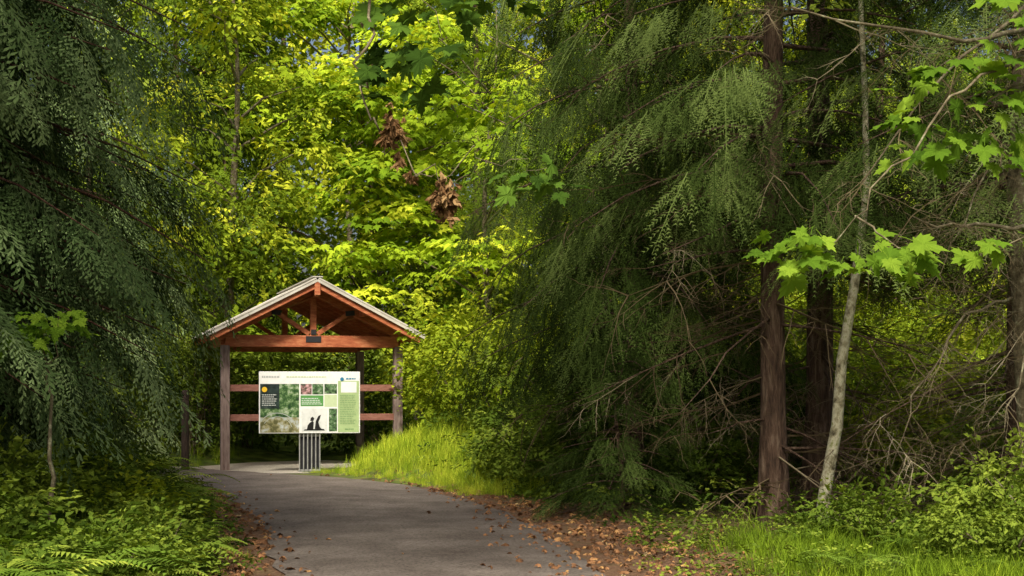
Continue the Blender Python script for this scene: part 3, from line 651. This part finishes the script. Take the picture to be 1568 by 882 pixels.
# sign board
e=empty('information_sign'); e.location=(-3.84,27.0,0); e.rotation_euler=(0,0,math.radians(9))
SW,Z0,Z1=1.90,.74,1.91
SH=Z1-Z0
M_white=plain('sign_white',(.82,.82,.80),.4); M_txt=plain('sign_text_grey',(.45,.47,.46)); M_txtw=plain('sign_text_white',(.75,.78,.75)); M_txtd=plain('sign_text_dark',(.20,.32,.14)); M_arch=plain('sign_arch_grey',(.42,.46,.42))
M_lime=plain('sign_lime_panel',(.38,.50,.24),.4); M_green=plain('sign_green_panel',(.10,.30,.08),.4); M_lgreen=plain('sign_pale_green',(.52,.62,.38),.4)
M_yel=plain('sign_yellow',(.8,.5,.03)); M_blk=plain('sign_black',(.015,.015,.015),.4); M_blue=plain('sign_blue',(.03,.2,.35))
def photo(name,stops,sc): return noisemat(name,stops,scale=sc,bump=0,rough=.35,detail=5)
M_p1=photo('sign_forest_photo',[(.35,(.01,.03,.015)),(.48,(.04,.10,.03)),(.56,(.15,.25,.10)),(.68,(.45,.5,.38))],9)
M_p2=photo('sign_flower_photo',[(.4,(.03,.06,.03)),(.5,(.30,.16,.16)),(.65,(.7,.45,.45))],14)
M_p3=photo('sign_bird_photo',[(.4,(.02,.03,.02)),(.55,(.1,.2,.08)),(.7,(.4,.42,.35))],14)
mb=MB(); mb.box((0,0,(Z0+Z1)/2),(SW,.04,SH)); mb.obj('panel',[M_white],e,bevel=.006)
def rect(name,x0,x1,y0,y1,mat,lay=1):
    mb=MB(); mb.box((-SW/2+SW*(x0+x1)/2,-.02-.0015*lay,Z1-SH*(y0+y1)/2),(SW*(x1-x0),.0015*lay,SH*(y1-y0))); return mb.obj(name,[mat],e)
rect('forest_picture',.012,.395,.20,.985,M_p1); rect('dark_header',.012,.20,.20,.60,photo('sign_dark_photo',[(.4,(.012,.02,.018)),(.6,(.03,.05,.045)),(.75,(.08,.10,.09))],8),2)
rect('flower_picture',.41,.52,.20,.37,M_p2); rect('plant_picture',.525,.635,.20,.37,M_p3); rect('green_block',.41,.635,.385,.56,M_green); rect('bird_picture',.645,.77,.20,.36,M_p3)
rect('pale_block',.645,.77,.375,.57,M_lgreen); rect('lime_panel',.78,.99,.15,.985,M_lime); rect('white_box',.81,.965,.165,.34,M_white,2)
rect('pond_picture',.012,.395,.74,.985,photo('sign_pond_photo',[(.4,(.10,.10,.04)),(.50,(.30,.28,.14)),(.58,(.40,.44,.42)),(.68,(.6,.63,.62))],7),2)
rect('fern_picture',.69,.77,.6,.97,M_p3); rect('sketch_picture',.42,.67,.60,.97,photo('sign_sketch_photo',[(.3,(.45,.47,.45)),(.5,(.68,.70,.68)),(.7,(.78,.79,.77))],5))
mb=MB()
def tri(pts,lay=3): mb.face([(-SW/2+SW*a,-.02-.0018*lay,Z1-SH*b) for a,b in pts])
tri([(.47,.95),(.48,.87),(.50,.83),(.525,.80),(.54,.82),(.535,.95)])
tri([(.505,.80),(.51,.75),(.53,.73),(.545,.76),(.535,.80)])
tri([(.55,.93),(.56,.80),(.585,.72),(.61,.70),(.60,.76),(.585,.82),(.60,.90),(.62,.93)])
tri([(.44,.955),(.45,.935),(.64,.93),(.65,.955)])
mb.obj('silhouettes',[M_blk],e)
mb=MB()
for k in range(16):
    a0=math.pi*.08+math.pi*.75*k/16;a1=math.pi*.08+math.pi*.75*(k+1)/16
    for r,w in((.19,.008),(.15,.006)):
        tri([(.18+r*math.cos(a0),.95-1.5*r*math.sin(a0)),(.18+r*math.cos(a1),.95-1.5*r*math.sin(a1)),(.18+(r-w)*math.cos(a1),.95-1.5*(r-w)*math.sin(a1)),(.18+(r-w)*math.cos(a0),.95-1.5*(r-w)*math.sin(a0))],4)
mb.obj('arch_in_picture',[M_arch],e)
def disc(name,x,y,r,mat):
    global mb
    mb=MB(); mb.face([(-SW/2+SW*x+r*math.cos(a),-.031,Z1-SH*y+r*math.sin(a)) for a in[2*math.pi*k/20 for k in range(20)]]); mb.obj(name,[mat],e)
disc('yellow_badge',.055,.29,.05,M_yel); disc('logo',.82,.12,.035,M_blue)
def lines(name,x0,x1,y0,y1,n,mat,lay=3,hgt=.45):
    mb=MB()
    for i in range(n):
        yy=y0+(y1-y0)*(i+.5)/n; xe=x0+(x1-x0)*U(.75,1); x=x0
        while x<xe:
            w=U(.012,.03); q=min(xe,x+w)
            mb.box((-SW/2+SW*(x+q)/2,-.0205-.0015*lay,Z1-SH*yy),(SW*(q-x),.002,SH*(y1-y0)/n*hgt)); x=q+.005
    mb.obj(name,[mat],e)
lines('title_text',.03,.25,.06,.11,1,M_txt,1,.6); lines('subtitle_text',.27,.74,.065,.105,1,M_lgreen,1,.5); lines('logo_text',.86,.97,.09,.14,1,M_blue,1,.5)
lines('text_block',.03,.18,.36,.56,6,M_txtw,3,.3); lines('panel_text',.80,.96,.37,.86,17,M_txtd,3,.35); lines('caption_text',.42,.62,.42,.54,4,M_txtw,3,.35); lines('footer_text',.85,.94,.91,.96,1,M_txtd,3)
mb=MB()
for k in range(6): mb.box((-.19+k*.076,.03,.36),(.022,.06,.76))
for zz in(.03,.70): mb.box((0,.045,zz),(.42,.02,.05))
mb.obj('grate_stand',[M_galv],e,bevel=.004)
mb=MB(); mb.box((0,.085,.36),(.40,.012,.72)); mb.obj('stand_back_plate',[M_iron],e)
# dark marker post
mb=MB(); mb.tube([(-6.25,27.2,-.05),(-6.25,27.2,1.5),(-6.25,27.2,1.56)],[.075,.072,.05],10); mb.obj('wooden_post',[M_darkpost],None,True)
# ------------------------------------------------------------------ camera, light, sky
cam=bpy.data.cameras.new('camera'); co=bpy.data.objects.new('camera',cam); link(co)
co.location=(0,0,1.6); co.rotation_euler=(math.radians(90),0,0); cam.lens=50; cam.sensor_width=36; cam.shift_y=.0976; cam.clip_end=1500; cam.clip_start=.1
scene.camera=co
to=V((-.10,-.62,.78)).normalized()
sun=bpy.data.lights.new('sun','SUN'); sun.energy=5; sun.angle=math.radians(8); sun.color=(1,.94,.80)
so=bpy.data.objects.new('sun',sun); link(so); so.rotation_euler=to.to_track_quat('Z','Y').to_euler(); so.location=(-20,-20,40)
w=bpy.data.worlds.new('World'); scene.world=w; w.use_nodes=True; nt=w.node_tree
bg=nt.nodes['Background']; sk=nt.nodes.new('ShaderNodeTexSky'); sk.sky_type='NISHITA'; sk.sun_disc=False
sk.sun_elevation=math.asin(to.z); sk.sun_rotation=math.atan2(to.x,to.y); sk.dust_density=7; sk.air_density=1.0; sk.ozone_density=.3
nt.links.new(sk.outputs[0],bg.inputs[0]); bg.inputs[1].default_value=.15
scene.view_settings.view_transform='Standard'; scene.view_settings.look='None'; scene.view_settings.exposure=0
